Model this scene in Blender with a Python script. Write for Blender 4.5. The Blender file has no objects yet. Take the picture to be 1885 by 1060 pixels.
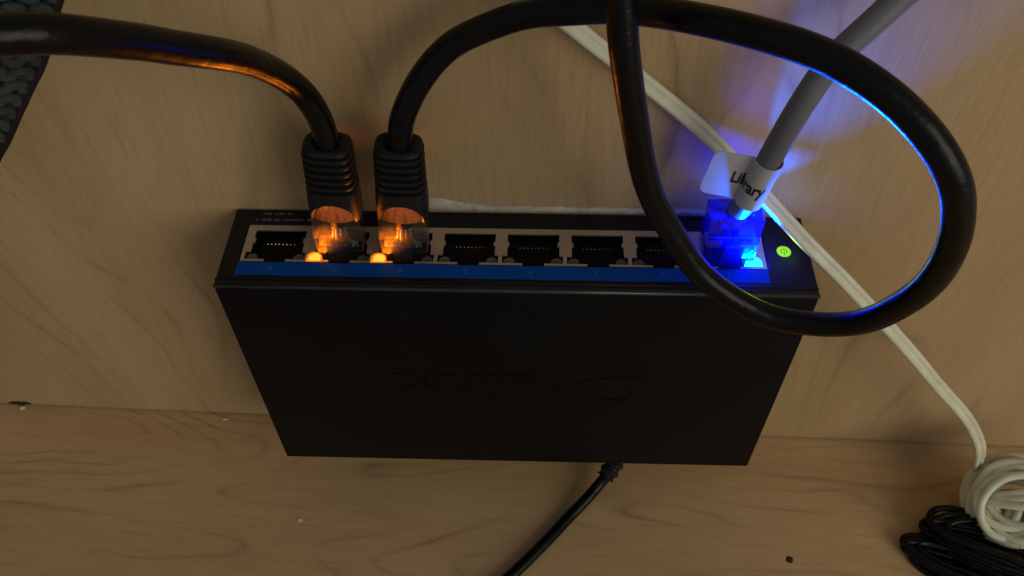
import bpy, bmesh, math, random
from mathutils import Vector, Matrix, noise

# ------------------------------------------------------------------ set-up
U = 0.00083                       # one drawing unit in metres
C = bpy.context.scene.collection
scene = bpy.context.scene
random.seed(7)
V = Vector

# ------------------------------------------------------------------ camera
cam_d = bpy.data.cameras.new('camera')
cam = bpy.data.objects.new('camera', cam_d)
C.objects.link(cam)
cr = V((0.9995956, 0.0275229, -0.0071464))
cu = V((-0.0168898, 0.7768566, 0.6294511))
cf = V((-0.0228760, 0.6290758, -0.7770073))
cp = V((4.6812, -173.7836, 180.0412)) * U
cam.matrix_world = Matrix(((cr.x, cu.x, -cf.x, cp.x), (cr.y, cu.y, -cf.y, cp.y),
                           (cr.z, cu.z, -cf.z, cp.z), (0, 0, 0, 1)))
cam_d.sensor_width = 36
cam_d.lens = 1605.74 / 1885 * 36
cam_d.clip_start = 0.005
cam_d.clip_end = 20
cam_d.dof.use_dof = True
cam_d.dof.focus_distance = 238 * U
cam_d.dof.aperture_fstop = 64
scene.camera = cam

# ------------------------------------------------------------------ light
world = bpy.data.worlds.new('World')
scene.world = world
world.use_nodes = True
wb = world.node_tree.nodes['Background']
wb.inputs[0].default_value = (0.94, 0.96, 1.0, 1)
wb.inputs[1].default_value = 0.17


def area_lamp(name, loc, target, size, power, color, size_y=None):
    d = bpy.data.lights.new(name, 'AREA')
    d.energy = power
    d.color = color
    d.size = size
    if size_y:
        d.shape = 'RECTANGLE'
        d.size_y = size_y
    o = bpy.data.objects.new(name, d)
    C.objects.link(o)
    o.location = loc
    o.rotation_euler = (V(target) - V(loc)).to_track_quat('-Z', 'Y').to_euler()
    return o


# the dim daylight of the room, coming in from the open front on the right
area_lamp('room_window_light', (0.62, -0.66, 0.30), (0.03, 0, -0.03), 0.5, 2.9, (1.0, 0.90, 0.75), 0.65)

scene.view_settings.view_transform = 'Standard'
scene.view_settings.look = 'None'
scene.view_settings.exposure = 0
scene.view_settings.gamma = 1
scene.view_settings.use_curve_mapping = False
scene.render.engine = 'CYCLES'
scene.cycles.use_denoising = True
scene.cycles.max_bounces = 12
scene.cycles.transparent_max_bounces = 24
scene.cycles.sample_clamp_indirect = 4
scene.cycles.caustics_reflective = False
scene.cycles.caustics_refractive = False


# ------------------------------------------------------------------ materials
class NT:
    def __init__(self, name):
        self.m = bpy.data.materials.new(name)
        self.m.use_nodes = True
        self.t = self.m.node_tree
        self.b = self.t.nodes['Principled BSDF']
        self.out = self.t.nodes['Material Output']

    def n(self, typ, **kw):
        x = self.t.nodes.new(typ)
        for k, v in kw.items():
            setattr(x, k, v)
        return x

    def l(self, a, b):
        self.t.links.new(a, b)

    def math(self, op, a, b=None, c=None, clamp=False):
        x = self.n('ShaderNodeMath', operation=op, use_clamp=clamp)
        for i, v in enumerate((a, b, c)):
            if v is None:
                continue
            if isinstance(v, (int, float)):
                x.inputs[i].default_value = v
            else:
                self.l(v, x.inputs[i])
        return x.outputs[0]

    def noise(self, vec, scale, detail=2, rough=0.5, dist=0.0):
        x = self.n('ShaderNodeTexNoise')
        x.inputs['Scale'].default_value = scale
        x.inputs['Detail'].default_value = detail
        x.inputs['Roughness'].default_value = rough
        x.inputs['Distortion'].default_value = dist
        self.l(vec, x.inputs['Vector'])
        return x.outputs['Fac']

    def mapping(self, vec, scale=(1, 1, 1), rot=(0, 0, 0), loc=(0, 0, 0)):
        x = self.n('ShaderNodeMapping')
        x.inputs['Scale'].default_value = scale
        x.inputs['Rotation'].default_value = rot
        x.inputs['Location'].default_value = loc
        self.l(vec, x.inputs['Vector'])
        return x.outputs[0]

    def ramp(self, fac, stops):
        x = self.n('ShaderNodeValToRGB')
        e = x.color_ramp.elements
        while len(e) < len(stops):
            e.new(0.5)
        for el, (p, c) in zip(e, stops):
            el.position = p
            el.color = (*c, 1) if len(c) == 3 else c
        self.l(fac, x.inputs[0])
        return x.outputs[0]

    def mix(self, fac, a, b, blend='MIX'):
        x = self.n('ShaderNodeMix', data_type='RGBA', blend_type=blend)
        if isinstance(fac, (int, float)):
            x.inputs[0].default_value = fac
        else:
            self.l(fac, x.inputs[0])
        for i, v in ((6, a), (7, b)):
            if isinstance(v, tuple):
                x.inputs[i].default_value = (*v, 1) if len(v) == 3 else v
            else:
                self.l(v, x.inputs[i])
        return x.outputs[2]

    def bump(self, h, strength, dist):
        x = self.n('ShaderNodeBump')
        x.inputs['Strength'].default_value = strength
        x.inputs['Distance'].default_value = dist
        self.l(h, x.inputs['Height'])
        self.l(x.outputs[0], self.b.inputs['Normal'])
        return x

    def coord(self):
        return self.n('ShaderNodeTexCoord').outputs['Object']


def plain(name, col, rough=0.5, metal=0.0, spec=0.5, bump=None, vary=0.0):
    k = NT(name)
    k.b.inputs['Base Color'].default_value = (*col, 1)
    k.b.inputs['Roughness'].default_value = rough
    k.b.inputs['Metallic'].default_value = metal
    k.b.inputs['Specular IOR Level'].default_value = spec
    if bump or vary:
        co = k.coord()
    if bump:
        sc, st, di = bump
        k.bump(k.noise(co, sc, 3, 0.6), st, di)
    if vary:
        nz = k.noise(co, 160, 4, 0.6)
        c = k.ramp(nz, [(0.3, tuple(x * (1 - vary) for x in col)), (0.7, tuple(min(1, x * (1 + vary)) for x in col))])
        k.l(c, k.b.inputs['Base Color'])
        nr = k.noise(co, 420, 3, 0.6)
        k.l(k.math('MULTIPLY_ADD', nr, 0.25, rough - 0.12), k.b.inputs['Roughness'])
    return k.m


def wood(name, floor):
    """pale birch ply: faint grain lines, cathedral figure, fibre flecks and a little relief"""
    k = NT(name)
    co = k.coord()
    # local frame: u along the grain, v across it
    if floor:
        along, across = (1, 0, 0), (0, 1, 0)
        stretch = (6.0, 30, 30)
        fine = (60, 900, 900)
        rot = (0, 0, math.radians(4))
    else:
        stretch = (26, 26, 6.0)
        fine = (900, 900, 55)
        rot = (0, math.radians(11), 0)
    warp = k.noise(co, 9, 3, 0.5)
    comb = k.n('ShaderNodeCombineXYZ')
    wv = k.math('MULTIPLY_ADD', warp, 0.030, -0.015)
    k.l(wv, comb.inputs[1 if floor else 0])
    add = k.n('ShaderNodeVectorMath', operation='ADD')
    k.l(co, add.inputs[0])
    k.l(comb.outputs[0], add.inputs[1])
    p = k.mapping(k.mapping(add.outputs[0], rot=rot), stretch, loc=(3.1, 1.7, 0.4) if floor else (0.6, 2.2, 5.3))
    fig = k.noise(p, 1.0, 1.5, 0.42)
    # annual-ring contours of the figure
    ring = k.math('FRACT', k.math('MULTIPLY', fig, 15.0 if floor else 12.0))
    line = k.math('POWER', k.math('ABSOLUTE', k.math('MULTIPLY_ADD', ring, 2.0, -1.0)), 6.0)
    brk = k.noise(k.mapping(add.outputs[0], tuple(s * 2.2 for s in stretch)), 1.0, 2, 0.6)
    brk = k.math('MULTIPLY_ADD', brk, 4.0, -1.75, clamp=True)
    line = k.math('MULTIPLY', line, brk)
    soft = k.noise(k.mapping(co, tuple(s * 1.2 for s in stretch), rot=rot), 1.0, 2, 0.5)
    fib = k.noise(k.mapping(co, fine, rot=rot), 1.0, 4, 0.7)
    blot = k.noise(co, 14, 3, 0.55)
    grain = k.noise(co, 2600, 2, 0.7)
    if floor:
        c1, c2 = (0.49, 0.325, 0.150), (0.63, 0.435, 0.22)
        dk = (0.20, 0.12, 0.06)
    else:
        c1, c2 = (0.44, 0.318, 0.152), (0.57, 0.418, 0.225)
        dk = (0.21, 0.13, 0.07)
    base = k.ramp(soft, [(0.3, c1), (0.72, c2)])
    base = k.mix(k.math('MULTIPLY_ADD', blot, 1.6, -0.62, clamp=True), base, (0.54, 0.345, 0.182))
    base = k.mix(k.math('MULTIPLY', line, 0.62 if floor else 0.54), base, dk)
    fl = k.ramp(fib, [(0.30, (0.86, 0.84, 0.81)), (0.55, (1, 1, 1)), (0.8, (1.04, 1.04, 1.03))])
    base = k.mix(0.85, base, fl, 'MULTIPLY')
    pore = k.noise(k.mapping(co, (420, 2600, 2600) if floor else (2600, 2600, 360), rot=rot), 1.0, 2, 0.5)
    pore = k.math('MULTIPLY', k.math('MULTIPLY_ADD', pore, 9.0, -5.6, clamp=True), k.math('MULTIPLY_ADD', soft, 2.0, -0.55, clamp=True))
    base = k.mix(k.math('MULTIPLY', pore, 0.30), base, dk)
    gr = k.ramp(grain, [(0.3, (0.86, 0.86, 0.86)), (0.7, (1.12, 1.12, 1.12))])
    base = k.mix(0.65, base, gr, 'MULTIPLY')
    k.l(base, k.b.inputs['Base Color'])
    k.b.inputs['Roughness'].default_value = 0.55
    k.b.inputs['Specular IOR Level'].default_value = 0.3
    hgt = k.math('ADD', k.math('MULTIPLY', fib, 0.7), k.math('MULTIPLY', line, -0.6))
    k.bump(hgt, 0.25, 0.00012)
    return k.m


def emitter(name, col, strength, core=None):
    k = NT(name)
    k.b.inputs['Base Color'].default_value = (0.02, 0.02, 0.02, 1)
    k.b.inputs['Emission Color'].default_value = (*col, 1)
    k.b.inputs['Emission Strength'].default_value = strength
    k.b.inputs['Roughness'].default_value = 0.3
    return k.m


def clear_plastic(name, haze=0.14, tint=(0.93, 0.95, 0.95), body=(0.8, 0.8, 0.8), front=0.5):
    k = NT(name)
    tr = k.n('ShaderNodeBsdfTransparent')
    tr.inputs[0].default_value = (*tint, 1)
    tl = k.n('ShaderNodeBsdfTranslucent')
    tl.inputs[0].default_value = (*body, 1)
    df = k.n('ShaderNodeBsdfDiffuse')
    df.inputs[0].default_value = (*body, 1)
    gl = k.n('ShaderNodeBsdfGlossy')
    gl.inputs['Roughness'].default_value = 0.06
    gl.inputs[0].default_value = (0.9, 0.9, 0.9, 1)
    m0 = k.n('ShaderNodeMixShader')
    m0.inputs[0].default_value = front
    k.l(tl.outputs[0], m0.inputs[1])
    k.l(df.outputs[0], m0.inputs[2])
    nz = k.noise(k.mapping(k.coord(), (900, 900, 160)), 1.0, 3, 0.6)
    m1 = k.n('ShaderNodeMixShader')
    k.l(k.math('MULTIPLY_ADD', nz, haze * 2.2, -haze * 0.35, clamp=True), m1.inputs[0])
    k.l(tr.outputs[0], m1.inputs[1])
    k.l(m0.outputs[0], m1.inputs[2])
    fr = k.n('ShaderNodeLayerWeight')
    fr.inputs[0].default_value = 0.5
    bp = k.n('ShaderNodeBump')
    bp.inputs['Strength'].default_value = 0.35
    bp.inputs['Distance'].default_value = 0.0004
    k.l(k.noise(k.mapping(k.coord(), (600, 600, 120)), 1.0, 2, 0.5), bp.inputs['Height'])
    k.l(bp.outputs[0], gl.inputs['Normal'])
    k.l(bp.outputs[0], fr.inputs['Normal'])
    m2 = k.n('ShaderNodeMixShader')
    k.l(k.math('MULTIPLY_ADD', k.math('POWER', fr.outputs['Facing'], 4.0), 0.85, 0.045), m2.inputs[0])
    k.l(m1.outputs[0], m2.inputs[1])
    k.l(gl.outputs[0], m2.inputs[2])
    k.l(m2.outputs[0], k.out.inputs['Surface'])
    return k.m


def dusty_black(name):
    k = NT(name)
    co = k.coord()
    sm = k.noise(co, 55, 5, 0.65, 0.6)
    sp = k.noise(co, 1500, 2, 0.5)
    speck = k.math('MULTIPLY', k.math('MULTIPLY_ADD', sp, 14.0, -10.0, clamp=True), k.math('MULTIPLY_ADD', sm, 2.4, -0.7, clamp=True))
    c = k.ramp(sm, [(0.35, (0.0024, 0.0027, 0.0036)), (0.7, (0.0042, 0.0046, 0.0056))])
    c = k.mix(k.math('MULTIPLY', speck, 0.5), c, (0.10, 0.09, 0.08))
    k.l(c, k.b.inputs['Base Color'])
    k.l(k.math('MULTIPLY_ADD', sm, 0.3, 0.40), k.b.inputs['Roughness'])
    k.b.inputs['Specular IOR Level'].default_value = 0.13
    k.bump(k.noise(co, 4200, 3, 0.6), 0.5, 0.00008)
    return k.m


M = dict(
    wall=wood('birch_wall', False),
    floor=wood('birch_floor', True),
    case=dusty_black('black_powder_coat'),
    bezel=plain('black_plastic', (0.008, 0.008, 0.009), 0.42, 0, 0.25, bump=(4000, 0.25, 0.00005), vary=0.12),
    plate=plain('nickel_shield', (0.62, 0.55, 0.50), 0.36, 0.85, 0.5, bump=(1400, 0.12, 0.00005), vary=0.06),
    strip=plain('blue_strip', (0.0, 0.066, 0.36), 0.5, 0, 0.12, bump=(3000, 0.15, 0.00004), vary=0.06),
    cavity=plain('port_black', (0.002, 0.002, 0.0025), 0.5, 0, 0.1),
    gold=plain('contact_gold', (0.85, 0.68, 0.42), 0.25, 1.0),
    led_off=plain('led_window_unlit', (0.10, 0.10, 0.095), 0.35, 0, 0.5, vary=0.2),
    led_orange=emitter('led_orange_lit', (1.0, 0.20, 0.008), 1.1),
    led_orange_core=emitter('led_orange_core', (1.0, 0.46, 0.04), 1.5),
    led_blue=emitter('led_blue_lit', (0.01, 0.62, 1.0), 2.6),
    led_green=emitter('led_green_lit', (0.28, 0.80, 0.005), 1.0),
    led_green_core=emitter('led_green_core', (0.55, 0.9, 0.02), 1.0),
    clear=clear_plastic('clear_polycarbonate', 0.065, (0.86, 0.84, 0.82), (0.38, 0.36, 0.35), 0.3),
    clear_blue_glow=clear_plastic('polycarbonate_blue_glow_tint', 0.60, (0.26, 0.36, 0.96), (0.015, 0.04, 0.92), 0.3),  # clear plug; the blue LED glow is put into its tint and body colour
    hood=clear_plastic('clear_polycarbonate_frosted', 1.2, (0.80, 0.78, 0.76), (0.34, 0.28, 0.24), 0.10),
    jacket=plain('black_cable_jacket', (0.002, 0.0023, 0.003), 0.31, 0, 0.23, bump=(230, 0.45, 0.0005), vary=0.25),
    boot=plain('black_rubber_boot', (0.010, 0.010, 0.011), 0.5, 0, 0.22, bump=(2500, 0.3, 0.00006), vary=0.15),
    grey=plain('grey_cable_jacket', (0.155, 0.165, 0.185), 0.45, 0, 0.3, bump=(900, 0.15, 0.0001), vary=0.08),
    paper=plain('white_label_paper', (0.50, 0.51, 0.54), 0.6, 0, 0.3, bump=(1800, 0.15, 0.00005)),
    ink=plain('black_ink', (0.012, 0.012, 0.014), 0.5),
    print=plain('grey_print', (0.16, 0.155, 0.15), 0.6),
    number=plain('pale_blue_print', (0.03, 0.13, 0.40), 0.6),
    cord=plain('ivory_vinyl_cord', (0.74, 0.75, 0.56), 0.42, 0, 0.4, bump=(500, 0.2, 0.0002), vary=0.10),
    yarn=plain('charcoal_yarn', (0.046, 0.054, 0.051), 0.85, 0, 0.15, bump=(2600, 0.9, 0.0003), vary=0.4),
    glue=plain('dried_glue', (0.50, 0.46, 0.38), 0.6, 0, 0.3, bump=(1500, 0.6, 0.0003), vary=0.25),
    chip=plain('splintered_wood', (0.66, 0.57, 0.44), 0.7, 0, 0.2, bump=(1200, 0.6, 0.0003), vary=0.2),
    knot=plain('dark_knot', (0.05, 0.03, 0.018), 0.7, 0, 0.2),
)
wire_cols = [(0.55, 0.50, 0.42), (0.55, 0.20, 0.03), (0.5, 0.5, 0.42), (0.02, 0.06, 0.35), (0.4, 0.45, 0.5),
             (0.02, 0.28, 0.22), (0.5, 0.46, 0.4), (0.16, 0.07, 0.03)]
WIRE = [plain('wire_insulation', c, 0.4) for c in wire_cols]

# ------------------------------------------------------------------ object helpers
ORIG = {}


def link(name, me, mat, parent=None):
    o = bpy.data.objects.new(name, me)
    C.objects.link(o)
    if mat and not me.materials:
        me.materials.append(mat)
    if parent:
        o.parent = parent
    return o


def root_of(o):
    while o.parent:
        o = o.parent
    return o


def empty(name, loc, label, cat, group=None):
    o = bpy.data.objects.new(name, None)
    C.objects.link(o)
    o.empty_display_size = 0.005
    o.location = V(loc) * U
    ORIG[o.name] = V(loc)
    tag(o, label, cat, group)
    return o


def tag(o, label=None, cat=None, group=None, kind=None):
    if label:
        o['label'] = label
    if cat:
        o['category'] = cat
    if group:
        o['group'] = group
    if kind:
        o['kind'] = kind
    return o


def mesh(name, bm_, mat, parent=None, smooth=False, local=False, angle=None):
    """bm_ holds world-unit coordinates unless local; becomes ONE object"""
    off = V((0, 0, 0))
    if parent and not local:
        off = ORIG.get(root_of(parent).name, V((0, 0, 0)))
    for v in bm_.verts:
        v.co = (v.co - off) * U
    bmesh.ops.recalc_face_normals(bm_, faces=bm_.faces)
    me = bpy.data.meshes.new(name)
    bm_.to_mesh(me)
    bm_.free()
    if smooth:
        for p in me.polygons:
            p.use_smooth = True
        if angle:
            me.set_sharp_from_angle(angle=math.radians(angle))
    return link(name, me, mat, parent)


def box(bm_, x0, x1, y0, y1, z0, z1, bev=0, seg=2):
    vs = [bm_.verts.new((x, y, z)) for x in (x0, x1) for y in (y0, y1) for z in (z0, z1)]
    q = [(0, 1, 3, 2), (4, 6, 7, 5), (0, 4, 5, 1), (2, 3, 7, 6), (0, 2, 6, 4), (1, 5, 7, 3)]
    fs = [bm_.faces.new([vs[i] for i in f]) for f in q]
    if bev:
        es = {e for f in fs for e in f.edges}
        bmesh.ops.bevel(bm_, geom=list(es), offset=bev, segments=seg, affect='EDGES', profile=0.5)
    return fs


def catmull(pts, per=8):
    pts = [V(p) for p in pts]
    P = [pts[0] * 2 - pts[1]] + pts + [pts[-1] * 2 - pts[-2]]
    out = []
    for i in range(1, len(P) - 2):
        a, b, c, d = P[i - 1], P[i], P[i + 1], P[i + 2]
        for s in range(per):
            t = s / per
            out.append(0.5 * ((2 * b) + (c - a) * t + (2 * a - 5 * b + 4 * c - d) * t * t + (3 * b - a - 3 * c + d) * t ** 3))
    out.append(pts[-1])
    return out


def sweep(bm_, path, profile, up=None, closed=False, scale=None):
    """profile: list of (a, b); a along the side vector, b along the normal"""
    n = len(path)
    T = []
    for i in range(n):
        a = path[(i - 1) % n] if (closed or i > 0) else path[i]
        b = path[(i + 1) % n] if (closed or i < n - 1) else path[i]
        T.append((b - a).normalized())
    N = []
    ref = V(up) if up is not None and not callable(up) else V((0.3, -0.8, 0.5))
    nv = (ref - T[0] * ref.dot(T[0])).normalized()
    for i in range(n):
        if callable(up):
            r_ = V(up(i / (n - 1)))
        elif up is not None:
            r_ = V(up)
        else:
            r_ = nv
        nv = (r_ - T[i] * r_.dot(T[i])).normalized()
        N.append(nv)
    rings = []
    for i in range(n):
        B = T[i].cross(N[i])
        s = scale(i / (n - 1)) if scale else 1.0
        rings.append([bm_.verts.new(path[i] + (B * a + N[i] * b) * s) for a, b in profile])
    k = len(profile)
    for i in range(n if closed else n - 1):
        r0, r1 = rings[i], rings[(i + 1) % n]
        for j in range(k):
            bm_.faces.new((r0[j], r0[(j + 1) % k], r1[(j + 1) % k], r1[j]))
    if not closed:
        bm_.faces.new(rings[0][::-1])
        bm_.faces.new(rings[-1])


def circ(r, k=16):
    return [(r * math.cos(2 * math.pi * i / k), r * math.sin(2 * math.pi * i / k)) for i in range(k)]


def wobble(path, amp, freq, seed):
    o = V((seed * 7.3, seed * 3.1, seed * 1.7))
    return [p + noise.noise_vector(p * freq + o) * amp for p in path]


def loft(bm_, rings, cap=True):
    rv = [[bm_.verts.new(p) for p in r] for r in rings]
    k = len(rv[0])
    for a, b in zip(rv, rv[1:]):
        for j in range(k):
            bm_.faces.new((a[j], a[(j + 1) % k], b[(j + 1) % k], b[j]))
    if cap:
        bm_.faces.new(rv[0][::-1])
        bm_.faces.new(rv[-1])


def superell(cx, cy, z, w, d, n=4.5, k=40, lean=(0, 0)):
    out = []
    for i in range(k):
        t = 2 * math.pi * i / k
        c, s = math.cos(t), math.sin(t)
        out.append(V((cx + w / 2 * math.copysign(abs(c) ** (2 / n), c), cy + d / 2 * math.copysign(abs(s) ** (2 / n), s), z)))
    return out


def grid_plate(bm_, xs, ys, solid, z0, z1):
    """a flat plate with openings: cells of a grid, no inner faces"""
    vt = {}

    def v(i, j, t):
        if (i, j, t) not in vt:
            vt[(i, j, t)] = bm_.verts.new((xs[i], ys[j], z1 if t else z0))
        return vt[(i, j, t)]
    nx, ny = len(xs) - 1, len(ys) - 1
    S = [[solid((xs[i] + xs[i + 1]) / 2, (ys[j] + ys[j + 1]) / 2) for j in range(ny)] for i in range(nx)]
    for i in range(nx):
        for j in range(ny):
            if not S[i][j]:
                continue
            bm_.faces.new((v(i, j, 1), v(i + 1, j, 1), v(i + 1, j + 1, 1), v(i, j + 1, 1)))
            bm_.faces.new((v(i, j, 0), v(i, j + 1, 0), v(i + 1, j + 1, 0), v(i + 1, j, 0)))
            for di, dj, a, b in ((-1, 0, (i, j), (i, j + 1)), (1, 0, (i + 1, j), (i + 1, j + 1)),
                                 (0, -1, (i, j), (i + 1, j)), (0, 1, (i, j + 1), (i + 1, j + 1))):
                ii, jj = i + di, j + dj
                if 0 <= ii < nx and 0 <= jj < ny and S[ii][jj]:
                    continue
                bm_.faces.new((v(*a, 0), v(*b, 0), v(*b, 1), v(*a, 1)))


def glyphs(text, offset=0.0, extrude=0.0, res=3, bevel=0.0):
    """a bmesh of the lettering, baseline at the origin, height of a capital about 0.7"""
    c = bpy.data.curves.new('lettering', 'FONT')
    c.body = text
    c.offset = offset
    c.extrude = extrude
    c.bevel_depth = bevel
    c.resolution_u = res
    o = bpy.data.objects.new('lettering', c)
    C.objects.link(o)
    dg = bpy.context.evaluated_depsgraph_get()
    me = bpy.data.meshes.new_from_object(o.evaluated_get(dg))
    bm_ = bmesh.new()
    bm_.from_mesh(me)
    bpy.data.objects.remove(o)
    bpy.data.curves.remove(c)
    bpy.data.meshes.remove(me)
    return bm_


def bounds(bm_):
    xs = [v.co.x for v in bm_.verts]
    ys = [v.co.y for v in bm_.verts]
    return min(xs), max(xs), min(ys), max(ys)


# ------------------------------------------------------------------ the setting
SL = 0.0433                                                   # the switch hangs a little askew to the floor


def floor_z(x):
    return -121.3 - SL * x


bm = bmesh.new()                                              # back panel, its lower edge a hair off the floor
nx_, nz_ = 90, 2
for x0, x1 in ((-520, 520),):
    vs = []
    for i in range(nx_ + 1):
        x = x0 + (x1 - x0) * i / nx_
        low = floor_z(x) + 0.85 + 0.35 * noise.noise(V((x * 0.035, 2.2, 0))) + 0.12 * noise.noise(V((x * 0.21, 5.2, 0)))
        vs.append([bm.verts.new((x, 0, low)), bm.verts.new((x, 0, low + 1.2)), bm.verts.new((x, 0, 420)),
                   bm.verts.new((x, 14, 420)), bm.verts.new((x, 14, low)), bm.verts.new((x, 0.7, low))])
        vs[-1][0].co.y = 0.25
    for a, b in zip(vs, vs[1:]):
        for j in range(6):
            bm.faces.new((a[j], a[(j + 1) % 6], b[(j + 1) % 6], b[j]))
    bm.faces.new(vs[0])
    bm.faces.new(vs[-1][::-1])
wall = mesh('wall', bm, M['wall'])
tag(wall, 'pale birch plywood back panel with upright grain', kind='structure')

bm = bmesh.new()
box(bm, -520, 520, -420, 14.5, -14, 0, 0.4)
for v in bm.verts:
    v.co.z += floor_z(v.co.x)
floor = mesh('floor', bm, M['floor'])
tag(floor, 'pale birch plywood base board with long figure', kind='structure')

# ------------------------------------------------------------------ the switch
L = 96.76
sw = empty('network_switch', (0, 0, -L), 'black metal eight port network switch hung on the wood panel, ports facing up', 'network switch')

bm = bmesh.new()                                              # folded sheet cover
box(bm, -81, 81, -28.2, -0.4, -L, -2.0, 0.55, 3)
mesh('case', bm, M['case'], sw, True, angle=40)
bm = bmesh.new()                                              # port panel with raised rim
PX0, PX1, PT, PB = -75.3, 68.0, -6.8, -20.1
xs = [-80.6, -75.6, 68.3, 80.6]
ys = [-27.9, -20.4, -6.5, -0.5]
grid_plate(bm, xs, ys, lambda x, y: not (-75.6 < x < 68.3 and -20.4 < y < -6.5), -4.0, 0.0)
bz = mesh('port_panel', bm, M['bezel'], sw)
md = bz.modifiers.new('bevel', 'BEVEL')
md.width = 0.45 * U
md.segments = 2
md.limit_method = 'ANGLE'
md.angle_limit = math.radians(50)
bm = bmesh.new()                                              # rolled lip where the cover meets the panel
path = [V((-80.9, -28.05, -1.15)), V((80.9, -28.05, -1.15))]
sweep(bm, path, circ(0.62, 10), up=(0, 0, 1))
mesh('cover_lip', bm, plain('glossy_black_edge', (0.03, 0.03, 0.031), 0.3, 0, 0.6, vary=0.3), sw, True)  # lip coloured paler and made glossier to give the edge its highlight line
bm = bmesh.new()
sweep(bm, [V((-80.6, -26.5, 0.02)), V((80.6, -26.5, 0.02))], circ(0.22, 8), up=(0, 0, 1))
mesh('panel_ridge', bm, M['bezel'], sw, True)

PITCH = 17.68
PORT_X = [-72.98 + PITCH * i for i in range(8)]
W_ = 14.3


def plate_solid(x, y):
    for px in PORT_X:
        u = x - px
        if -8.7 > y > -16.7 and 0 < u < W_:
            if -11.7 > y > -13.2 and (u < 0.45 or u > W_ - 0.45):
                return True
            return False
        if -16.7 > y > -19.4 and -1.35 < u < 15.25:
            return False
        if -19.4 > y > -20.1 and 4.2 < u < 10.1:
            return False
    return True


xs = {PX0, PX1}
for px in PORT_X:
    xs |= {px + a for a in (-1.35, 0, 0.45, 4.2, 10.1, W_ - 0.45, W_, 15.25)}
xs = sorted(x for x in xs if PX0 <= x <= PX1)
bm = bmesh.new()
grid_plate(bm, xs, [-20.1, -19.4, -16.7, -13.2, -11.7, -8.7, -6.8], plate_solid, -0.5, 0.15)
mesh('port_plate', bm, M['plate'], sw)
bm = bmesh.new()
box(bm, -75.7, 68.1, -25.0, -20.42, 0.0, 0.14, 0.04, 1)
strip = mesh('blue_strip', bm, M['strip'], sw)

# port numbers, printed upside down seen from here
for i, px in enumerate(PORT_X):
    g = glyphs(str(8 - i))
    a, b, c, d = bounds(g)
    s = 1.7 / (d - c)
    for v in g.verts:
        v.co = V((px + 6.6 - (v.co.x - (a + b) / 2) * s, -22.7 - (v.co.y - (c + d) / 2) * s, 0.155))
    mesh('port_number', g, M['number'], strip)

# the unreadably small legend printed on the panel
bm = bmesh.new()
rr = random.Random(3)
for y0, x0, x1, h in ((-2.6, -72.4, -63.5, 0.9), (-4.9, -74.2, -60.6, 0.9)):
    x = x0
    while x < x1:
        w = rr.uniform(0.25, 0.6)
        if rr.random() < 0.86:
            hh = h * rr.uniform(0.6, 1.0)
            vs = [bm.verts.new(p) for p in ((x, y0, 0.012), (x + w, y0, 0.012), (x + w, y0 + hh, 0.012), (x, y0 + hh, 0.012))]
            bm.faces.new(vs)
        x += w + rr.uniform(0.12, 0.3)
for x in (-76.0 + 1.6, -59.3):
    vs = [bm.verts.new(p) for p in ((x, -5.0, 0.012), (x + 1.2, -5.0, 0.012), (x + 1.2, -3.9, 0.012), (x, -3.9, 0.012))]
    if x > -70:
        bm.faces.new(vs)
mesh('printed_legend', bm, M['print'], sw)

# sockets: one cavity with its contact springs and two light windows, shared by all eight
bm = bmesh.new()
D_ = -15.0
outline = [(0, -8.7), (W_, -8.7), (W_, -16.7), (15.25, -16.7), (15.25, -19.4), (10.1, -19.4), (10.1, -20.1), (4.2, -20.1),
           (4.2, -19.4), (-1.35, -19.4), (-1.35, -16.7), (0, -16.7)]
tv = [bm.verts.new((x, y, -0.3)) for x, y in outline]
bv = [bm.verts.new((x, y, D_)) for x, y in outline]
for j in range(len(outline)):
    k = (j + 1) % len(outline)
    bm.faces.new((tv[j], bv[j], bv[k], tv[k]))
bm.faces.new(bv)
cav0 = mesh('port', bm, M['cavity'], None)
me_cav = cav0.data
bm = bmesh.new()
for i in range(8):
    x = 3.5 + i * 1.07
    pts = [V((x, -8.8, -9.5)), V((x, -11.4, -2.6)), V((x, -11.75, -1.9)), V((x, -12.1, -1.75)), V((x, -12.4, -2.2)), V((x, -12.7, -6.0))]
    sweep(bm, pts, [(-0.21, -0.12), (0.21, -0.12), (0.21, 0.12), (-0.21, 0.12)], up=(0, 0.5, 1))
con0 = mesh('contact_row', bm, M['gold'], None)
me_con = con0.data


def led_bm(w):
    b_ = bmesh.new()
    n = 10
    prof = [(-w / 2, 0), (w / 2, 0)] + [(w / 2 * math.cos(math.pi * i / n), 1.1 + 1.35 * math.sin(math.pi * i / n)) for i in range(n + 1)]
    top = [b_.verts.new((x, y, 0)) for x, y in prof]
    bot = [b_.verts.new((x, y, -3.0)) for x, y in prof]
    b_.faces.new(top)
    for j in range(len(prof)):
        k = (j + 1) % len(prof)
        b_.faces.new((top[j], bot[j], bot[k], top[k]))
    return b_


led0 = mesh('led_window', led_bm(3.0), M['led_off'], None)
me_led = led0.data
surround0 = bmesh.new()
box(surround0, -1.75, 1.95, -0.05, 2.55, -4.0, -0.9, 0.1, 1)
sur0 = mesh('led_housing', surround0, M['cavity'], None)
me_sur = sur0.data
for o in (cav0, con0, led0, sur0):
    bpy.data.objects.remove(o)


def lit(me, mat):
    m2 = me.copy()
    m2.materials.clear()
    m2.materials.append(mat)
    return m2


me_or, me_bl = lit(me_led, M['led_orange']), lit(me_led, M['led_blue'])


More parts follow.
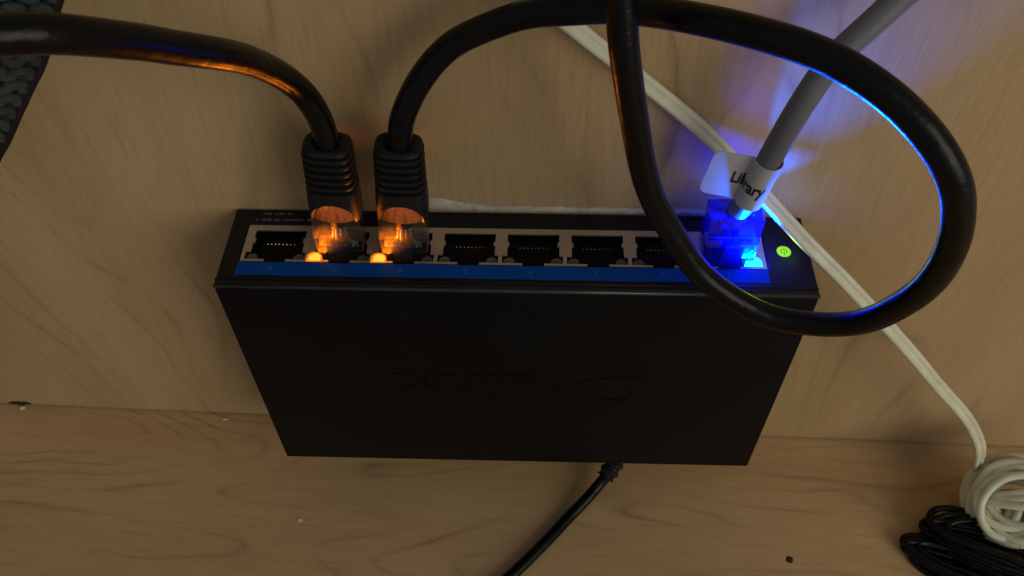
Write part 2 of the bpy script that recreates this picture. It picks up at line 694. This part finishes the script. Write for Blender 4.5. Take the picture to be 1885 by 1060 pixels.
def led_lamp(name, loc, power, color, size=2.4, aim=(0, 0, 1)):
    d = bpy.data.lights.new(name, 'AREA')
    d.shape = 'DISK'
    d.size = size * U
    d.energy = power
    d.color = color
    o = bpy.data.objects.new(name, d)
    C.objects.link(o)
    o.location = V(loc) * U
    o.rotation_euler = V(aim).to_track_quat('-Z', 'Y').to_euler()
    return o


for i, px in enumerate(PORT_X):
    po = link('port', me_cav, None, sw)
    po.location = V((px, 0, L)) * U
    if i not in (1, 2, 7):
        link('contact_row', me_con, None, po)
    for side, lx in ((0, 0.55), (1, 13.55)):
        h = link('led_housing', me_sur, None, po)
        h.location = V((lx, -19.3, -0.25)) * U
        me = me_led
        nm = 'led_window'
        if i in (1, 2) and side == 0:
            me = me_or
        if i == 7 and side == 1:
            me = me_bl
        w = link(nm, me, None, po)
        w.location = V((lx, -19.3, -0.55)) * U
        if me is me_or:
            w.location = V((0.25, -20.05, 0.30)) * U
            w.scale = (1.4, 1.4, 1)
            w['label'] = 'glowing orange port light'
            core = mesh('led_core', led_bm(2.4), M['led_orange_core'], None)
            core.parent = po
            core.location = V((0.45, -19.75, 0.36)) * U
            core.scale = (1.3, 1.05, 0.02)
            la = led_lamp('port_light', (px + 2.4, -16.4, 1.0), 0.0042, (1.0, 0.22, 0.008), 2.6, (0.30, -0.16, 1))
            la.data.spread = math.radians(88)
        if me is me_bl:
            w.location = V((13.9, -19.2, 0.30)) * U
            w.scale = (1.45, 1.35, 1)
            w['label'] = 'glowing blue port light'
            la = led_lamp('port_light', (px + 12.7, -16.7, 1.6), 0.125, (0.0, 0.115, 1.0), 4.5, (-0.14, 0.14, 1))
            la.data.spread = math.radians(100)
# green power light: a ring with a bar, the power sign, let into the panel
bm = bmesh.new()
gx, gy = 73.5, -13.6
n = 28
v0 = [bm.verts.new((gx + 1.95 * math.cos(2 * math.pi * i / n), gy + 1.95 * math.sin(2 * math.pi * i / n), 0.10)) for i in range(n)]
v1 = [bm.verts.new((v.co.x, v.co.y, -0.4)) for v in v0]
bm.faces.new(v0)
for j in range(n):
    bm.faces.new((v0[j], v1[j], v1[(j + 1) % n], v0[(j + 1) % n]))
pl = mesh('power_light', bm, M['led_green'], sw)
bm = bmesh.new()
for a0, a1, r0, r1 in ((-50, 230, 0.62, 0.92),):
    k = 20
    ring = []
    for i in range(k + 1):
        t = math.radians(a0 + (a1 - a0) * i / k)
        ring.append((bm.verts.new((gx + r0 * math.cos(t), gy + r0 * math.sin(t), 0.14)), bm.verts.new((gx + r1 * math.cos(t), gy + r1 * math.sin(t), 0.14))))
    for a, b in zip(ring, ring[1:]):
        bm.faces.new((a[0], a[1], b[1], b[0]))
vs = [bm.verts.new(p) for p in ((gx - 0.16, gy - 1.5, 0.14), (gx + 0.16, gy - 1.5, 0.14), (gx + 0.16, gy - 0.1, 0.14), (gx - 0.16, gy - 0.1, 0.14))]
bm.faces.new(vs)
mesh('power_sign', bm, emitter('power_sign_glowing_ink', (0.12, 0.42, 0.005), 0.7), pl)  # dim green glow put into the sign itself, which is no light source
led_lamp('power_lamp', (gx, gy, 0.6), 0.0006, (0.45, 1.0, 0.03), 2.0)

# maker's lettering pressed into the cover, upside down
def emboss(text, x_right, x_left, z_top, z_bot, off):
    g = glyphs(text, off, 0.5, 4)
    a, b, c, d = bounds(g)
    for v in g.verts:
        v.co = V((x_right - (v.co.x - a) / (b - a) * (x_right - x_left), -28.2 - (0.19 if v.co.z > 0 else -0.4),
                  z_top + (v.co.y - c) / (d - c) * (z_bot - z_top)))
    return g


for t, xr, xl, zt, zb in (('D', 40.0, 18.0, -42.0, -57.2), ('-', 15.6, 10.6, -49.0, -51.8), ('Link', 7.5, -37.5, -42.0, -57.6)):
    g = emboss(t, xr, xl, zt, zb, 0.02)
    lo = mesh('raised_lettering', g, M['case'], sw)

# rear power jack
bm = bmesh.new()
loft(bm, [superell(36, -15.0, z, w, w, 2) for z, w in ((-L + 0.6, 8.0), (-L - 0.7, 8.0), (-L - 0.7, 6.6))])
mesh('power_jack', bm, M['bezel'], sw, True, angle=40)

# ------------------------------------------------------------------ plugs, boots and cables


def xf(bm_, origin, lean):
    """tilt about the panel surface: local z up the plug"""
    R_ = Matrix.Rotation(math.radians(lean), 3, 'Y')
    for v in bm_.verts:
        v.co = R_ @ v.co + V(origin)


def make_plug(root, ox, oy, lean, mat, w=12.9, top=14.0, jacket_end=6.0, flip=1):
    # hollow-looking clear shell: stepped block, strain bar, latch, guide ribs
    b_ = bmesh.new()
    box(b_, -w / 2, w / 2, -4.0, 4.3, -9.0, 6.5, 0.5, 2)
    plug = None
    xf(b_, (ox, oy, 0), lean)
    plug = mesh('plug', b_, mat, root, True, angle=35)
    b_ = bmesh.new()
    loft(b_, [[V((x, y, z)) for x, y in ((-ww / 2, -d0), (ww / 2, -d0), (ww / 2, 4.3), (-ww / 2, 4.3))]
              for z, ww, d0 in ((6.55, w, 4.3), (8.2, w, 4.1), (9.2, w * 0.985, 3.4), (top - 0.4, w, 3.2), (top, w - 0.7, 2.9))])
    xf(b_, (ox, oy, 0), lean)
    mesh('collar', b_, mat, plug, True, angle=30)
    b_ = bmesh.new()                                           # latch tongue
    pts = [V((0, -4.4, -7.5)), V((0, -5.0, -4)), V((0, -5.5, 1)), V((0, -6.1, 5)), V((0, -6.7, 8.6))]
    sweep(b_, pts, [(-3.0, -0.35), (3.0, -0.35), (3.0, 0.35), (-3.0, 0.35)], up=(0, -1, 0.1), scale=lambda t: 1.0 - 0.22 * t)
    xf(b_, (ox, oy, 0), lean)
    mesh('latch', b_, mat, plug)
    b_ = bmesh.new()                                           # strain bar
    box(b_, -w / 2 + 1.2, w / 2 - 1.2, -4.0, -1.6, 3.2, 5.6, 0.3, 1)
    xf(b_, (ox, oy, 0), lean)
    mesh('strain_bar', b_, mat, plug)
    for i in range(8):                                         # the eight conductors
        b_ = bmesh.new()
        x = (i - 3.5) * 1.12
        q = (i - 3.5) * 0.5
        wav = 0.7 * math.sin(i * 2.3)
        pts = catmull([V((x, 1.6, -9)), V((x, 1.4, -3)), V((x * 0.95, 0.8 + wav * 0.4, 0)), V((q * 1.1, -0.6 + wav, 4)), V((q * 0.8, -0.3 + wav, jacket_end + 3))], 4)
        sweep(b_, pts, circ(0.5, 8))
        xf(b_, (ox, oy, 0), lean)
        mesh('wire', b_, WIRE[(i * 3) % 8], plug, True)
    return plug


def make_hood(root, ox, oy, lean):
    # frosted dome of the clear plug bulging out under the boot
    b_ = bmesh.new()
    bmesh.ops.create_uvsphere(b_, u_segments=32, v_segments=18, radius=1)
    bmesh.ops.delete(b_, geom=[v for v in b_.verts if v.co.z < -0.05], context='VERTS')
    for v in b_.verts:
        v.co = V((v.co.x * 6.4, v.co.y * 3.4 - 1.0, v.co.z * 6.6 + 13.9))
    xf(b_, (ox, oy, 0), lean)
    return mesh('hood', b_, M['hood'], root, True, angle=50)


def make_boot(root, ox, oy, lean):
    b_ = bmesh.new()
    prof = [(13.8, 13.0, 9.8), (14.4, 13.5, 10.4), (19.0, 13.4, 10.6), (23.8, 13.0, 10.4), (24.4, 12.8, 10.2)]
    z = 24.6
    for i in range(5):
        prof += [(z, 11.4, 8.2), (z + 0.85, 11.4, 8.2), (z + 1.05, 12.5 - i * 0.1, 10.0 - i * 0.08), (z + 1.5, 12.8 - i * 0.1, 10.3 - i * 0.08), (z + 2.2, 12.6 - i * 0.1, 10.1 - i * 0.08)]
        z += 2.3
    prof += [(z, 11.2, 8.2), (z + 0.7, 11.2, 8.2), (z + 0.9, 11.8, 9.6), (z + 1.3, 11.2, 9.1), (z + 1.7, 10.2, 8.3), (z + 1.9, 9.0, 7.5), (z + 1.95, 7.0, 6.3), (z + 1.2, 6.8, 6.1)]
    rings = []
    for zz, w, d in prof:
        rr_ = superell(0, 0, zz, w, d, 3.4, 48)
        rings.append(rr_)
    loft(b_, rings)
    o = mesh('boot', b_, M['boot'], root, True, angle=38)
    # scooped underside over the latch
    s_ = bmesh.new()
    bmesh.ops.create_uvsphere(s_, u_segments=36, v_segments=20, radius=1)
    for v in s_.verts:
        v.co = V((v.co.x * 7.0, v.co.y * 5.0 - 6.4, v.co.z * 7.6 + 13.6))
    cut = mesh('cutter', s_, None, None)
    # boot mesh is stored about its root: bring the cutter into the same frame, then tilt both
    off = ORIG[root.name]
    for v in o.data.vertices:
        v.co = v.co + off * U
    md_ = o.modifiers.new('scoop', 'BOOLEAN')
    md_.object = cut
    md_.operation = 'DIFFERENCE'
    md_.solver = 'EXACT'
    # keep the object at the origin while cutting
    o.parent = None
    dg = bpy.context.evaluated_depsgraph_get()
    me = bpy.data.meshes.new_from_object(o.evaluated_get(dg))
    o.modifiers.clear()
    old = o.data
    o.data = me
    me.name = 'boot'
    bpy.data.meshes.remove(old)
    bpy.data.objects.remove(cut)
    o.parent = root
    R_ = Matrix.Rotation(math.radians(lean), 3, 'Y')
    for v in me.vertices:
        v.co = R_ @ v.co + (V((ox, oy, 0)) - off) * U
    me.set_sharp_from_angle(angle=math.radians(38))
    return o


def cable(root, pts, r, mat, name='cable_jacket', seed=1, per=10):
    b_ = bmesh.new()
    sweep(b_, wobble(catmull(pts, per), 0.5, 0.045, seed), circ(r, 24))
    return mesh(name, b_, mat, root, True, angle=60)


PC = [px + W_ / 2 for px in PORT_X]

# black cable running out to the left
ca = empty('network_cable', (PC[1], -14.0, 0), 'black network cable with ribbed boot leading off past the knitted cloth', 'network cable', 'black network cables with ribbed boots')
make_plug(ca, PC[1], -13.4, 3.2, M['clear'])
make_boot(ca, PC[1] + 0.1, -14.0, 3.2)
make_hood(ca, PC[1], -14.0, 3.2)
cable(ca, [(PC[1] + 0.7, -13.6, 10), (PC[1] + 1.6, -14.0, 26), (-45.6, -14.5, 36), (-45.6, -14.6, 42), (-46.6, -14.9, 48.2), (-48.7, -17.2, 56.4), (-51.0, -24.3, 66.9), (-53.5, -40.1, 82.1), (-57.9, -51.7, 92.4), (-60.1, -57.2, 97.1), (-64.9, -66.4, 104.5), (-70.5, -71.3, 107.7), (-78.8, -76.8, 110.4), (-100, -85, 110), (-140, -95, 111)], 3.02, M['jacket'], seed=1)

# black cable that makes the big loop
cb = empty('network_cable', (PC[2], -14.0, 0), 'black network cable with ribbed boot curling into a big loop over the switch', 'network cable', 'black network cables with ribbed boots')
make_plug(cb, PC[2], -13.4, 3.0, M['clear'])
make_boot(cb, PC[2] + 0.1, -14.0, 3.0)
make_hood(cb, PC[2], -14.0, 3.0)
cable(cb, [(PC[2] + 0.7, -13.6, 10), (-28.9, -14.2, 26), (-28.2, -14.6, 36), (-27.6, -14.9, 41.5), (-26.1, -15.0, 47.5), (-21.9, -13.9, 55.5), (-15.9, -12.6, 62.7), (-9.0, -13.2, 68.5), (1.5, -15.0, 74.4),
           (12.6, -18.4, 77.8), (23.3, -20.7, 79.5), (36.4, -31.3, 84.7), (49.1, -41.9, 87.3), (58.6, -47.6, 86.3), (67.7, -53.3, 82.7), (75.8, -58.1, 76.0),
           (81.6, -59.9, 66.6), (85.6, -59.2, 51.7), (86.4, -55.8, 33.8), (82.0, -49.7, 16.9), (72.6, -44.6, 8.5), (60.4, -41.3, 8.9), (46.8, -37.7, 17.4),
           (36.6, -35.4, 31.1), (29.6, -35.1, 47.1), (24.4, -34.3, 65.9), (21.6, -34.2, 78.9), (20.1, -32.4, 89.4), (18.7, -29.9, 100.5), (16, -24, 116), (12, -16, 140)], 3.02, M['jacket'], seed=2)

# grey cable in the lit port
cg = empty('network_cable', (PC[7], -14.0, 0), 'grey network cable with clear plug tinted with the blue port glow and white paper name tag', 'network cable')
make_plug(cg, PC[7] - 0.2, -13.4, 0, M['clear_blue_glow'], w=14.0, top=15.5)
gpts = [(57.9, -12.9, 11.5), (58.0, -13.3, 15.0), (58.5, -15.2, 19.5), (59.4, -17.7, 30.6), (61.1, -18.4, 43.0), (63.9, -18.1, 54.7), (68.3, -15.9, 64.1), (74.9, -13.1, 71.3),
        (83.3, -9.5, 79.1), (95, -7, 87.5), (120, -6, 100)]
cable(cg, gpts, 2.95, M['grey'], seed=3)

# the tag: a strip folded round the cable, its two ends stuck together as a flag
A0, A1 = V((58.80, -16.80, 22.8)), V((60.55, -18.1, 37.8))
ax = (A1 - A0).normalized()
side = V((-1.0, 0.10, 0.0))
side = (side - ax * side.dot(ax)).normalized()                # towards the free end
nrm = side.cross(ax).normalized()
if nrm.y > 0:
    nrm = -nrm                                                # towards the camera
RW = 3.45
LEN = (A1 - A0).length


FLAG = 9.6
ARC = math.radians(205)                                       # paper leaves the cable at its far-left side


def tag_point(s, h, off=0.0):
    """s: distance along the strip from the flag's free end over the front of the cable; h: along the cable"""
    c = A0 + ax * h
    if s <= FLAG:
        k = FLAG - s
        lift = 0.0
        bend = 0.5 * math.sin(k * 0.16) - 0.03 * k
        start = side * (RW * 1.0) + nrm * (-0.2)
        # blends from the cable front to the flag
        return c + start + side * k + nrm * (bend + off) + ax * (0.03 * k)
    t = (s - FLAG) / RW
    a = t
    return c + side * (math.cos(a) * (RW + off)) + nrm * (math.sin(a) * (RW + off) - 0.2 * math.exp(-t * 6))


SMAX = FLAG + RW * math.radians(300)


def tag_h(s, e):
    """rounded corners at the free end"""
    rc = 2.2
    if s < rc:
        cut = rc - math.sqrt(max(0, rc * rc - (rc - s) ** 2))
        return min(max(e, cut), LEN - cut)
    return e


bm = bmesh.new()
ss = [SMAX * (i / 70) for i in range(71)]
ss = sorted(set(ss + [0.2, 0.5, 0.9, 1.4, 2.0]))
front, back = [], []
for s in ss:
    rowf, rowb = [], []
    for j in range(9):
        h = tag_h(s, LEN * j / 8) if j in (0, 8) else LEN * j / 8
        cut = tag_h(s, 0)
        h = cut + (LEN - 2 * cut) * j / 8
        rowf.append(bm.verts.new(tag_point(s, h, 0.12)))
        rowb.append(bm.verts.new(tag_point(s, h, -0.12)))
    front.append(rowf)
    back.append(rowb)
for i in range(len(ss) - 1):
    for j in range(8):
        bm.faces.new((front[i][j], front[i][j + 1], front[i + 1][j + 1], front[i + 1][j]))
        bm.faces.new((back[i][j], back[i + 1][j], back[i + 1][j + 1], back[i][j + 1]))
    for j in (0, 8):
        bm.faces.new((front[i][j], front[i + 1][j], back[i + 1][j], back[i][j]))
for i in (0, -1):
    for j in range(8):
        bm.faces.new((front[i][j], front[i][j + 1], back[i][j + 1], back[i][j]))
tagp = mesh('paper_tag', bm, M['paper'], cg, True, angle=50)
g = glyphs('Library', 0.032)
bmesh.ops.subdivide_edges(g, edges=[e for e in g.edges if e.calc_length() > 0.12], cuts=3)
a, b, c, d = bounds(g)
TS = 4.4 / 0.7
for v in g.verts:
    v.co = tag_point(FLAG - 3.2 + (v.co.x - a) * 10.2 / (b - a), 5.6 + v.co.y * TS * 0.85, 0.17)
mesh('name_lettering', g, M['ink'], tagp)

# ------------------------------------------------------------------ white twin flex with its wound-up end
wc = empty('white_cord', (176, -33, floor_z(176)), 'ivory twin-wire cord crossing behind the tag and ending in a wound ball', 'cord')


def fig8(r):
    out = []
    for sx in (1, -1):
        for i in range(9):
            t = math.radians(-162 + 324 * i / 8)
            out.append((sx * (r * 1.0 + r * math.cos(t)), sx * r * math.sin(t)))
    return out


BC = V((177.5, -32.0, -111.5))
vd = (V((4.68, -173.8, 180.0)) - BC).normalized()             # roughly facing out of the cabinet
e1 = V((1, 0, 0))
e1 = (e1 - vd * e1.dot(vd)).normalized()
e2 = vd.cross(e1)
wpts = [(-40, -6, 118), (-22, -5.5, 100), (-7.5, -5.2, 86.4), (1.3, -4.5, 75.2), (6.7, -4.3, 70.1), (13.6, -3.9, 63.8), (20.3, -2.9, 57.2), (31.5, -2.4, 47.3), (43.6, -2.6, 36.6), (52.3, -3.8, 28.6),
        (61.5, -6.5, 19.5), (69.7, -9.8, 11.7), (79.8, -14.0, 2.9), (92.2, -18.0, -7.9), (108.5, -21.6, -24.2), (128.7, -23.7, -47.0), (147.0, -24.3, -68.6), (155.5, -24.4, -81.0), (159.6, -24.3, -89.5)] + [tuple(BC + e1 * (15.6 * math.cos(a)) + e2 * (15.2 * math.sin(a)) + vd * (0.5 + 3 * q)) for q, a in ((0, 2.25), (0.3, 1.8), (0.6, 1.3), (0.9, 0.7), (1.2, 0.0), (1.2, -0.8), (1.0, -1.5))]


def cup(t):
    a = 0.15 + max(0.0, (t - 0.78)) * 5.0
    return V((0.5 * math.sin(a), -0.75 * math.cos(a), 0.62 * math.cos(a)))


bm = bmesh.new()
sweep(bm, wobble(catmull(wpts, 10), 0.35, 0.04, 5), fig8(1.08), up=cup)
mesh('cord_run', bm, M['cord'], wc, True, angle=60)

def loop(center, ea, eb, ra, rb, lift, n_, wob, seed, frac=1.0, a0=0.0):
    pts = []
    for i in range(n_):
        t = a0 + 2 * math.pi * frac * i / (n_ if frac == 1 else n_ - 1)
        p = center + ea * (ra * math.cos(t)) + eb * (rb * math.sin(t)) + lift(t)
        pts.append(p)
    return wobble(pts, wob, 0.08, seed)


rr = random.Random(11)
LC = [  # ra, rb, spin (deg), out-of-plane tilt, depth, shift
    (16.0, 15.0, 8, 2.5, -6.0, (0, 0)), (15.6, 14.2, -20, -3.0, -3.0, (0.4, 0.2)), (14.6, 13.6, 30, 3.4, 0.0, (-0.2, 0.4)),
    (14.9, 12.2, 42, -2.5, 2.6, (0.3, -0.3)), (13.6, 12.0, 55, 2.2, 4.8, (0.2, -0.6)), (13.8, 10.4, 38, -2.0, 6.8, (0.2, 0.0)),
    (12.5, 8.6, 48, 2.5, 8.6, (0.6, -1.6)), (16.3, 14.6, -45, 2.0, -8.5, (0, 0)), (15.0, 14.8, 70, -2.5, -1.2, (-0.3, 0.2)), (14.2, 12.8, 15, 2.8, 3.6, (-0.4, 0.5)), (13.9, 11.6, 65, -2.0, 5.6, (-0.2, 0.2)),
    (11.8, 9.0, 20, 3.0, 7.2, (0.8, 0.6)), (10.4, 7.6, -25, -3.0, 6.0, (1.6, -0.4)), (9.2, 7.2, 70, 3.0, 4.0, (2.0, 0.5)), (12.8, 9.8, 100, -2.5, 6.4, (0.8, -0.6))]
for k, (ra, rb, sp, ti, dp, sh) in enumerate(LC):
    a = math.radians(sp)
    ea = e1 * math.cos(a) + e2 * math.sin(a)
    eb = -e1 * math.sin(a) + e2 * math.cos(a)
    cc = BC + vd * dp + e1 * sh[0] + e2 * sh[1]
    pts = loop(cc, ea, eb, ra, rb, lambda t: vd * (ti * math.sin(t + k)), 48, 0.8, 20 + k)
    bm = bmesh.new()
    sweep(bm, pts, circ(1.42, 12), up=vd, closed=True)
    mesh('cord_turn', bm, M['cord'], wc, True)
for k in range(11):                                           # turns wound across the ball
    bm = bmesh.new()
    if k < 3:
        ea, eb = (e1 + e2 * (0.10 - 0.12 * k)).normalized(), vd
        cc = BC + e2 * (3.2 - k * 2.5) + e1 * 4.0 + vd * (2 + 0.6 * k)
        ra, rb = 13.0, 8.0
    else:
        ea, eb = (e2 + e1 * (0.75 - 0.22 * (k - 3))).normalized(), vd
        cc = BC + e1 * (-4.0 + (k - 3) * 2.2) - e2 * 6.0 + vd * (-1.0 + 1.2 * (k % 3))
        ra, rb = 6.6 + (k % 2), 4.6 + (k % 3)
    pts = loop(cc, ea, eb, ra, rb, lambda t: V((0, 0, 0)), 40, 1.0, 40 + k)
    sweep(bm, pts, circ(1.35, 12), closed=True)
    mesh('cord_turn', bm, M['cord'], wc, True)

# ------------------------------------------------------------------ hank of thin black flex on the floor
bh = empty('black_cord_hank', (165, -47, floor_z(165)), 'hank of thin black cord bundled on the base board below the ivory ball', 'cord')
hd = V((0.93, -0.37, 0)).normalized()                         # lengthways, running out of the frame
hs = V((0.37, 0.93, 0)).normalized()
rr = random.Random(5)
for k in range(42):
    big = k < 26
    hc = V((176.5, -48.5, 0)) if big else V((167.5, -54.5, 0))
    ln = rr.uniform(26.5, 30)
    wd = rr.uniform(3.2, 8.2) if big else rr.uniform(3.0, 6.4)
    lay = (k % 9) * 1.75 if big else (k % 4) * 1.9
    cc = hc + hd * rr.uniform(-1.5, 4) + hs * rr.uniform(-2.5, 2.5)
    pts = []
    tl = rr.uniform(-2.5, 2.5)
    for i in range(56):
        t = 2 * math.pi * i / 56
        cx = math.copysign(abs(math.cos(t)) ** 0.75, math.cos(t))
        p = cc + hd * (ln * cx) + hs * (wd * math.sin(t))
        z = floor_z(p.x) + 1.3 + lay * (1 - 0.25 * cx * cx) + tl * math.sin(t) * 0.5
        p = V((p.x, p.y, max(z, floor_z(p.x) + 1.05)))
        pts.append(p)
    pts = wobble(pts, 1.3, 0.07, 60 + k)
    for p in pts:
        p.z = max(p.z, floor_z(p.x) + 1.0)
    bm = bmesh.new()
    sweep(bm, pts, circ(1.12, 10), up=(0, 0, 1), closed=True)
    mesh('cord_turn', bm, M['jacket'], bh, True)

# ------------------------------------------------------------------ power lead under the switch
pw = empty('power_lead', (36, -15, -L - 14), 'thin black power lead dropping from under the switch onto the base board', 'power lead')
bm = bmesh.new()
loft(bm, [superell(36, -15, z, w, w, 2, 24) for z, w in ((-L - 0.8, 6.0), (-L - 1.0, 7.6), (-L - 7.0, 7.4), (-L - 7.8, 6.2))])
mesh('plug', bm, M['boot'], pw, True, angle=40)
bm = bmesh.new()
pth = catmull([(36, -15, -L - 7.2), (36.4, -16.4, -L - 11), (36.0, -20.2, -L - 14.6), (33.0, -24.4, -L - 17.8)], 8)
sweep(bm, pth, circ(3.9, 16), scale=lambda t: 1.0 - 0.22 * t + (0.12 if int(t * 24) % 4 < 2 else -0.05))
mesh('strain_relief', bm, M['boot'], pw, True, angle=40)
bm = bmesh.new()
pts = [(36.1, -19.6, -L - 14.0), (33.8, -23.4, -L - 17.2), (30.8, -26.2, -L - 20.0), (26.0, -31.5, -L - 21.6), (19.5, -38.2, floor_z(19) + 2.5), (10.5, -48.5, floor_z(10) + 2.3), (-1, -60.6, floor_z(0) + 2.2),
       (-14, -72, floor_z(-14) + 2.2), (-40, -95, floor_z(-40) + 2.2), (-80, -120, floor_z(-80) + 2.2)]
sweep(bm, catmull(pts, 10), [(1.0 * a, b) for a, b in circ(2.1, 16)], up=(0, 0, 1))
mesh('cable_jacket', bm, M['jacket'], pw, True)

# ------------------------------------------------------------------ knitted cloth hanging at the upper corner
kn = empty('knitted_cloth', (-112, -20, 40), 'dark charcoal chunky knitted cloth hanging beside the switch', 'cloth')
EP = catmull([(-86, -9, 96), (-93.7, -17.0, 78.2), (-99.1, -23.0, 68.0), (-105.3, -27.5, 59.8), (-114.1, -31.9, 48.8), (-125, -38.8, 35.7), (-137, -46, 22)], 24)
acc = [0.0]
for a, b in zip(EP, EP[1:]):
    acc.append(acc[-1] + (b - a).length)


def edge_at(s):
    s = min(max(s, 0), acc[-1] - 1e-4)
    for i in range(len(acc) - 1):
        if acc[i + 1] > s:
            f = (s - acc[i]) / (acc[i + 1] - acc[i])
            return EP[i].lerp(EP[i + 1], f), (EP[i + 1] - EP[i]).normalized()
    return EP[-1], (EP[-1] - EP[-2]).normalized()


kl = V((-0.88, -0.30, 0.36)).normalized()                     # away from the edge, over the cloth


def knit_point(s, q, lift):
    p, e = edge_at(s)
    e0 = V((-0.5, -0.34, -0.79))
    kn_ = kl.cross(e0).normalized()
    if kn_.dot(V((105, -152, 110))) < 0:
        kn_ = -kn_
    roll = 3.2 * (1 - math.exp(-max(q, 0) / 4.0)) - 3.0       # the edge rolls back
    return p + kl * q + kn_ * (lift + roll)


ROW = 3.5
nrow = int(acc[-1] / ROW)
for k in range(nrow):
    pts = []
    w, am, hh, cz = 5.0, 1.0, 2.6, 0.9
    nst = 9
    for i in range(nst * 16 + 1):
        t = 2 * math.pi * i / 16
        q = w * t / (2 * math.pi) + am * math.sin(2 * t) + 0.6
        s = ROW * k + hh * math.cos(t) + 1.5
        pts.append(knit_point(s, q, cz * math.cos(2 * t)))
    pts = wobble(pts, 0.35, 0.2, 80 + k)
    bm = bmesh.new()
    sweep(bm, pts, circ(1.1, 10))
    mesh('yarn_row', bm, M['yarn'], kn, True)
bm = bmesh.new()
rws = []
for k in range(41):
    s = acc[-1] * k / 40
    rws.append([knit_point(s, q, -1.6) for q in (0.4, 3, 8, 16, 28, 42)] + [knit_point(s, q, -6.0) for q in (42, 28, 16, 8, 3, 0.8)])
loft(bm, rws)
mesh('lining', bm, M['jacket'], kn, True, angle=50)
bm = bmesh.new()
sweep(bm, wobble([knit_point(acc[-1] * k / 90, 0.2, 0.2) for k in range(91)], 0.5, 0.15, 77), circ(1.3, 10))
mesh('edging', bm, plain('dark_edging_yarn', (0.02, 0.018, 0.018), 0.9, 0, 0.1, bump=(2600, 0.9, 0.0003)), kn, True)

# ------------------------------------------------------------------ marks on the boards
bm = bmesh.new()                                              # ragged bead of dried glue along the top of the switch
rings = []
n = 150
for i in range(n + 1):
    t = i / n
    x = -33 + t * 90
    lump = 2.6 * math.exp(-((x + 24) / 10) ** 2)
    ht = 1.9 + lump + 0.55 * noise.noise(V((x * 0.22, 1, 0))) + 0.35 * noise.noise(V((x * 0.9, 4, 0)))
    ht *= min(1, t * 12 + 0.1, (1 - t) * 14 + 0.1)
    th = 0.55 + 0.25 * noise.noise(V((x * 0.6, 8, 0)))
    z0 = 0.35 + 0.3 * noise.noise(V((x * 0.2, 3, 3)))
    rings.append([V((x, 0.1, z0)), V((x, -th, z0 + 0.1)), V((x, -th * 1.1, z0 + ht * 0.5)), V((x, -th * 0.6, z0 + ht * 0.9)), V((x, 0.1, z0 + ht * 1.15))])
loft(bm, rings)
gb = mesh('glue_bead', bm, M['glue'], None, True)
tag(gb, 'ragged pale bead of dried glue along the top edge of the switch', 'glue bead')
gs = empty('glue_crumbs', (46, 0, 3.5), 'scraped whitish glue crumbs on the panel beside the blue-lit plug', 'glue')
rr = random.Random(21)
for k in range(46):
    sp_ = rr.random()
    cx = (46 + rr.gauss(0, 2.6)) if sp_ < 0.6 else rr.uniform(14, 52)
    cz = (3.0 + abs(rr.gauss(0, 1.6))) if sp_ < 0.6 else 2.4 + abs(rr.gauss(0, 0.6))
    a = rr.uniform(0, math.pi)
    ln = rr.uniform(0.3, 1.0)
    pts = [V((cx, 0.0, cz)), V((cx + math.cos(a) * ln * 0.5, -0.35, cz + math.sin(a) * ln * 0.5)), V((cx + math.cos(a + 0.6) * ln, 0.02, cz + math.sin(a + 0.6) * ln))]
    bm = bmesh.new()
    sweep(bm, catmull(pts, 3), circ(rr.uniform(0.08, 0.17), 6))
    mesh('crumb', bm, M['glue'], gs, True)


def blob(name, loc, rx, ry, rz, mat, label, cat, seed, flat=0.0):
    b_ = bmesh.new()
    bmesh.ops.create_icosphere(b_, subdivisions=3, radius=1)
    for v in b_.verts:
        k = 1 + 0.35 * noise.noise(v.co * 1.6 + V((seed, 0, 0)))
        v.co = V((loc[0] + v.co.x * rx * k, loc[1] + v.co.y * ry * k, loc[2] + v.co.z * rz * k))
    o = mesh(name, b_, mat, None, True)
    return tag(o, label, cat)


blob('nail_head', (-193.5, -1.2, floor_z(-193.5) + 0.3), 1.2, 0.8, 0.7, M['chip'], 'pale nail stub at the foot of the panel near the corner', 'nail', 1)
blob('dark_knot', (-194.0, -0.2, floor_z(-194) + 2.2), 4.0, 0.35, 1.2, M['knot'], 'small dark knot above the pale nail stub', 'knot', 2)
blob('wood_chip', (-114.5, -2.2, floor_z(-114.5) + 0.1), 1.7, 0.5, 0.25, M['chip'], 'pale wood chip lying in the seam left of the switch', 'wood chip', 3)
blob('glue_drop', (-77.8, -42.3, floor_z(-77.8) + 0.05), 0.9, 0.8, 0.2, M['chip'], 'tiny pale glue drop on the base board below the switch', 'glue drop', 4)
blob('tar_spot', (98.8, -49.7, floor_z(98.8) + 0.02), 1.3, 1.3, 0.3, M['knot'], 'tiny dark speck on the base board near the black cord hank', 'speck', 5)
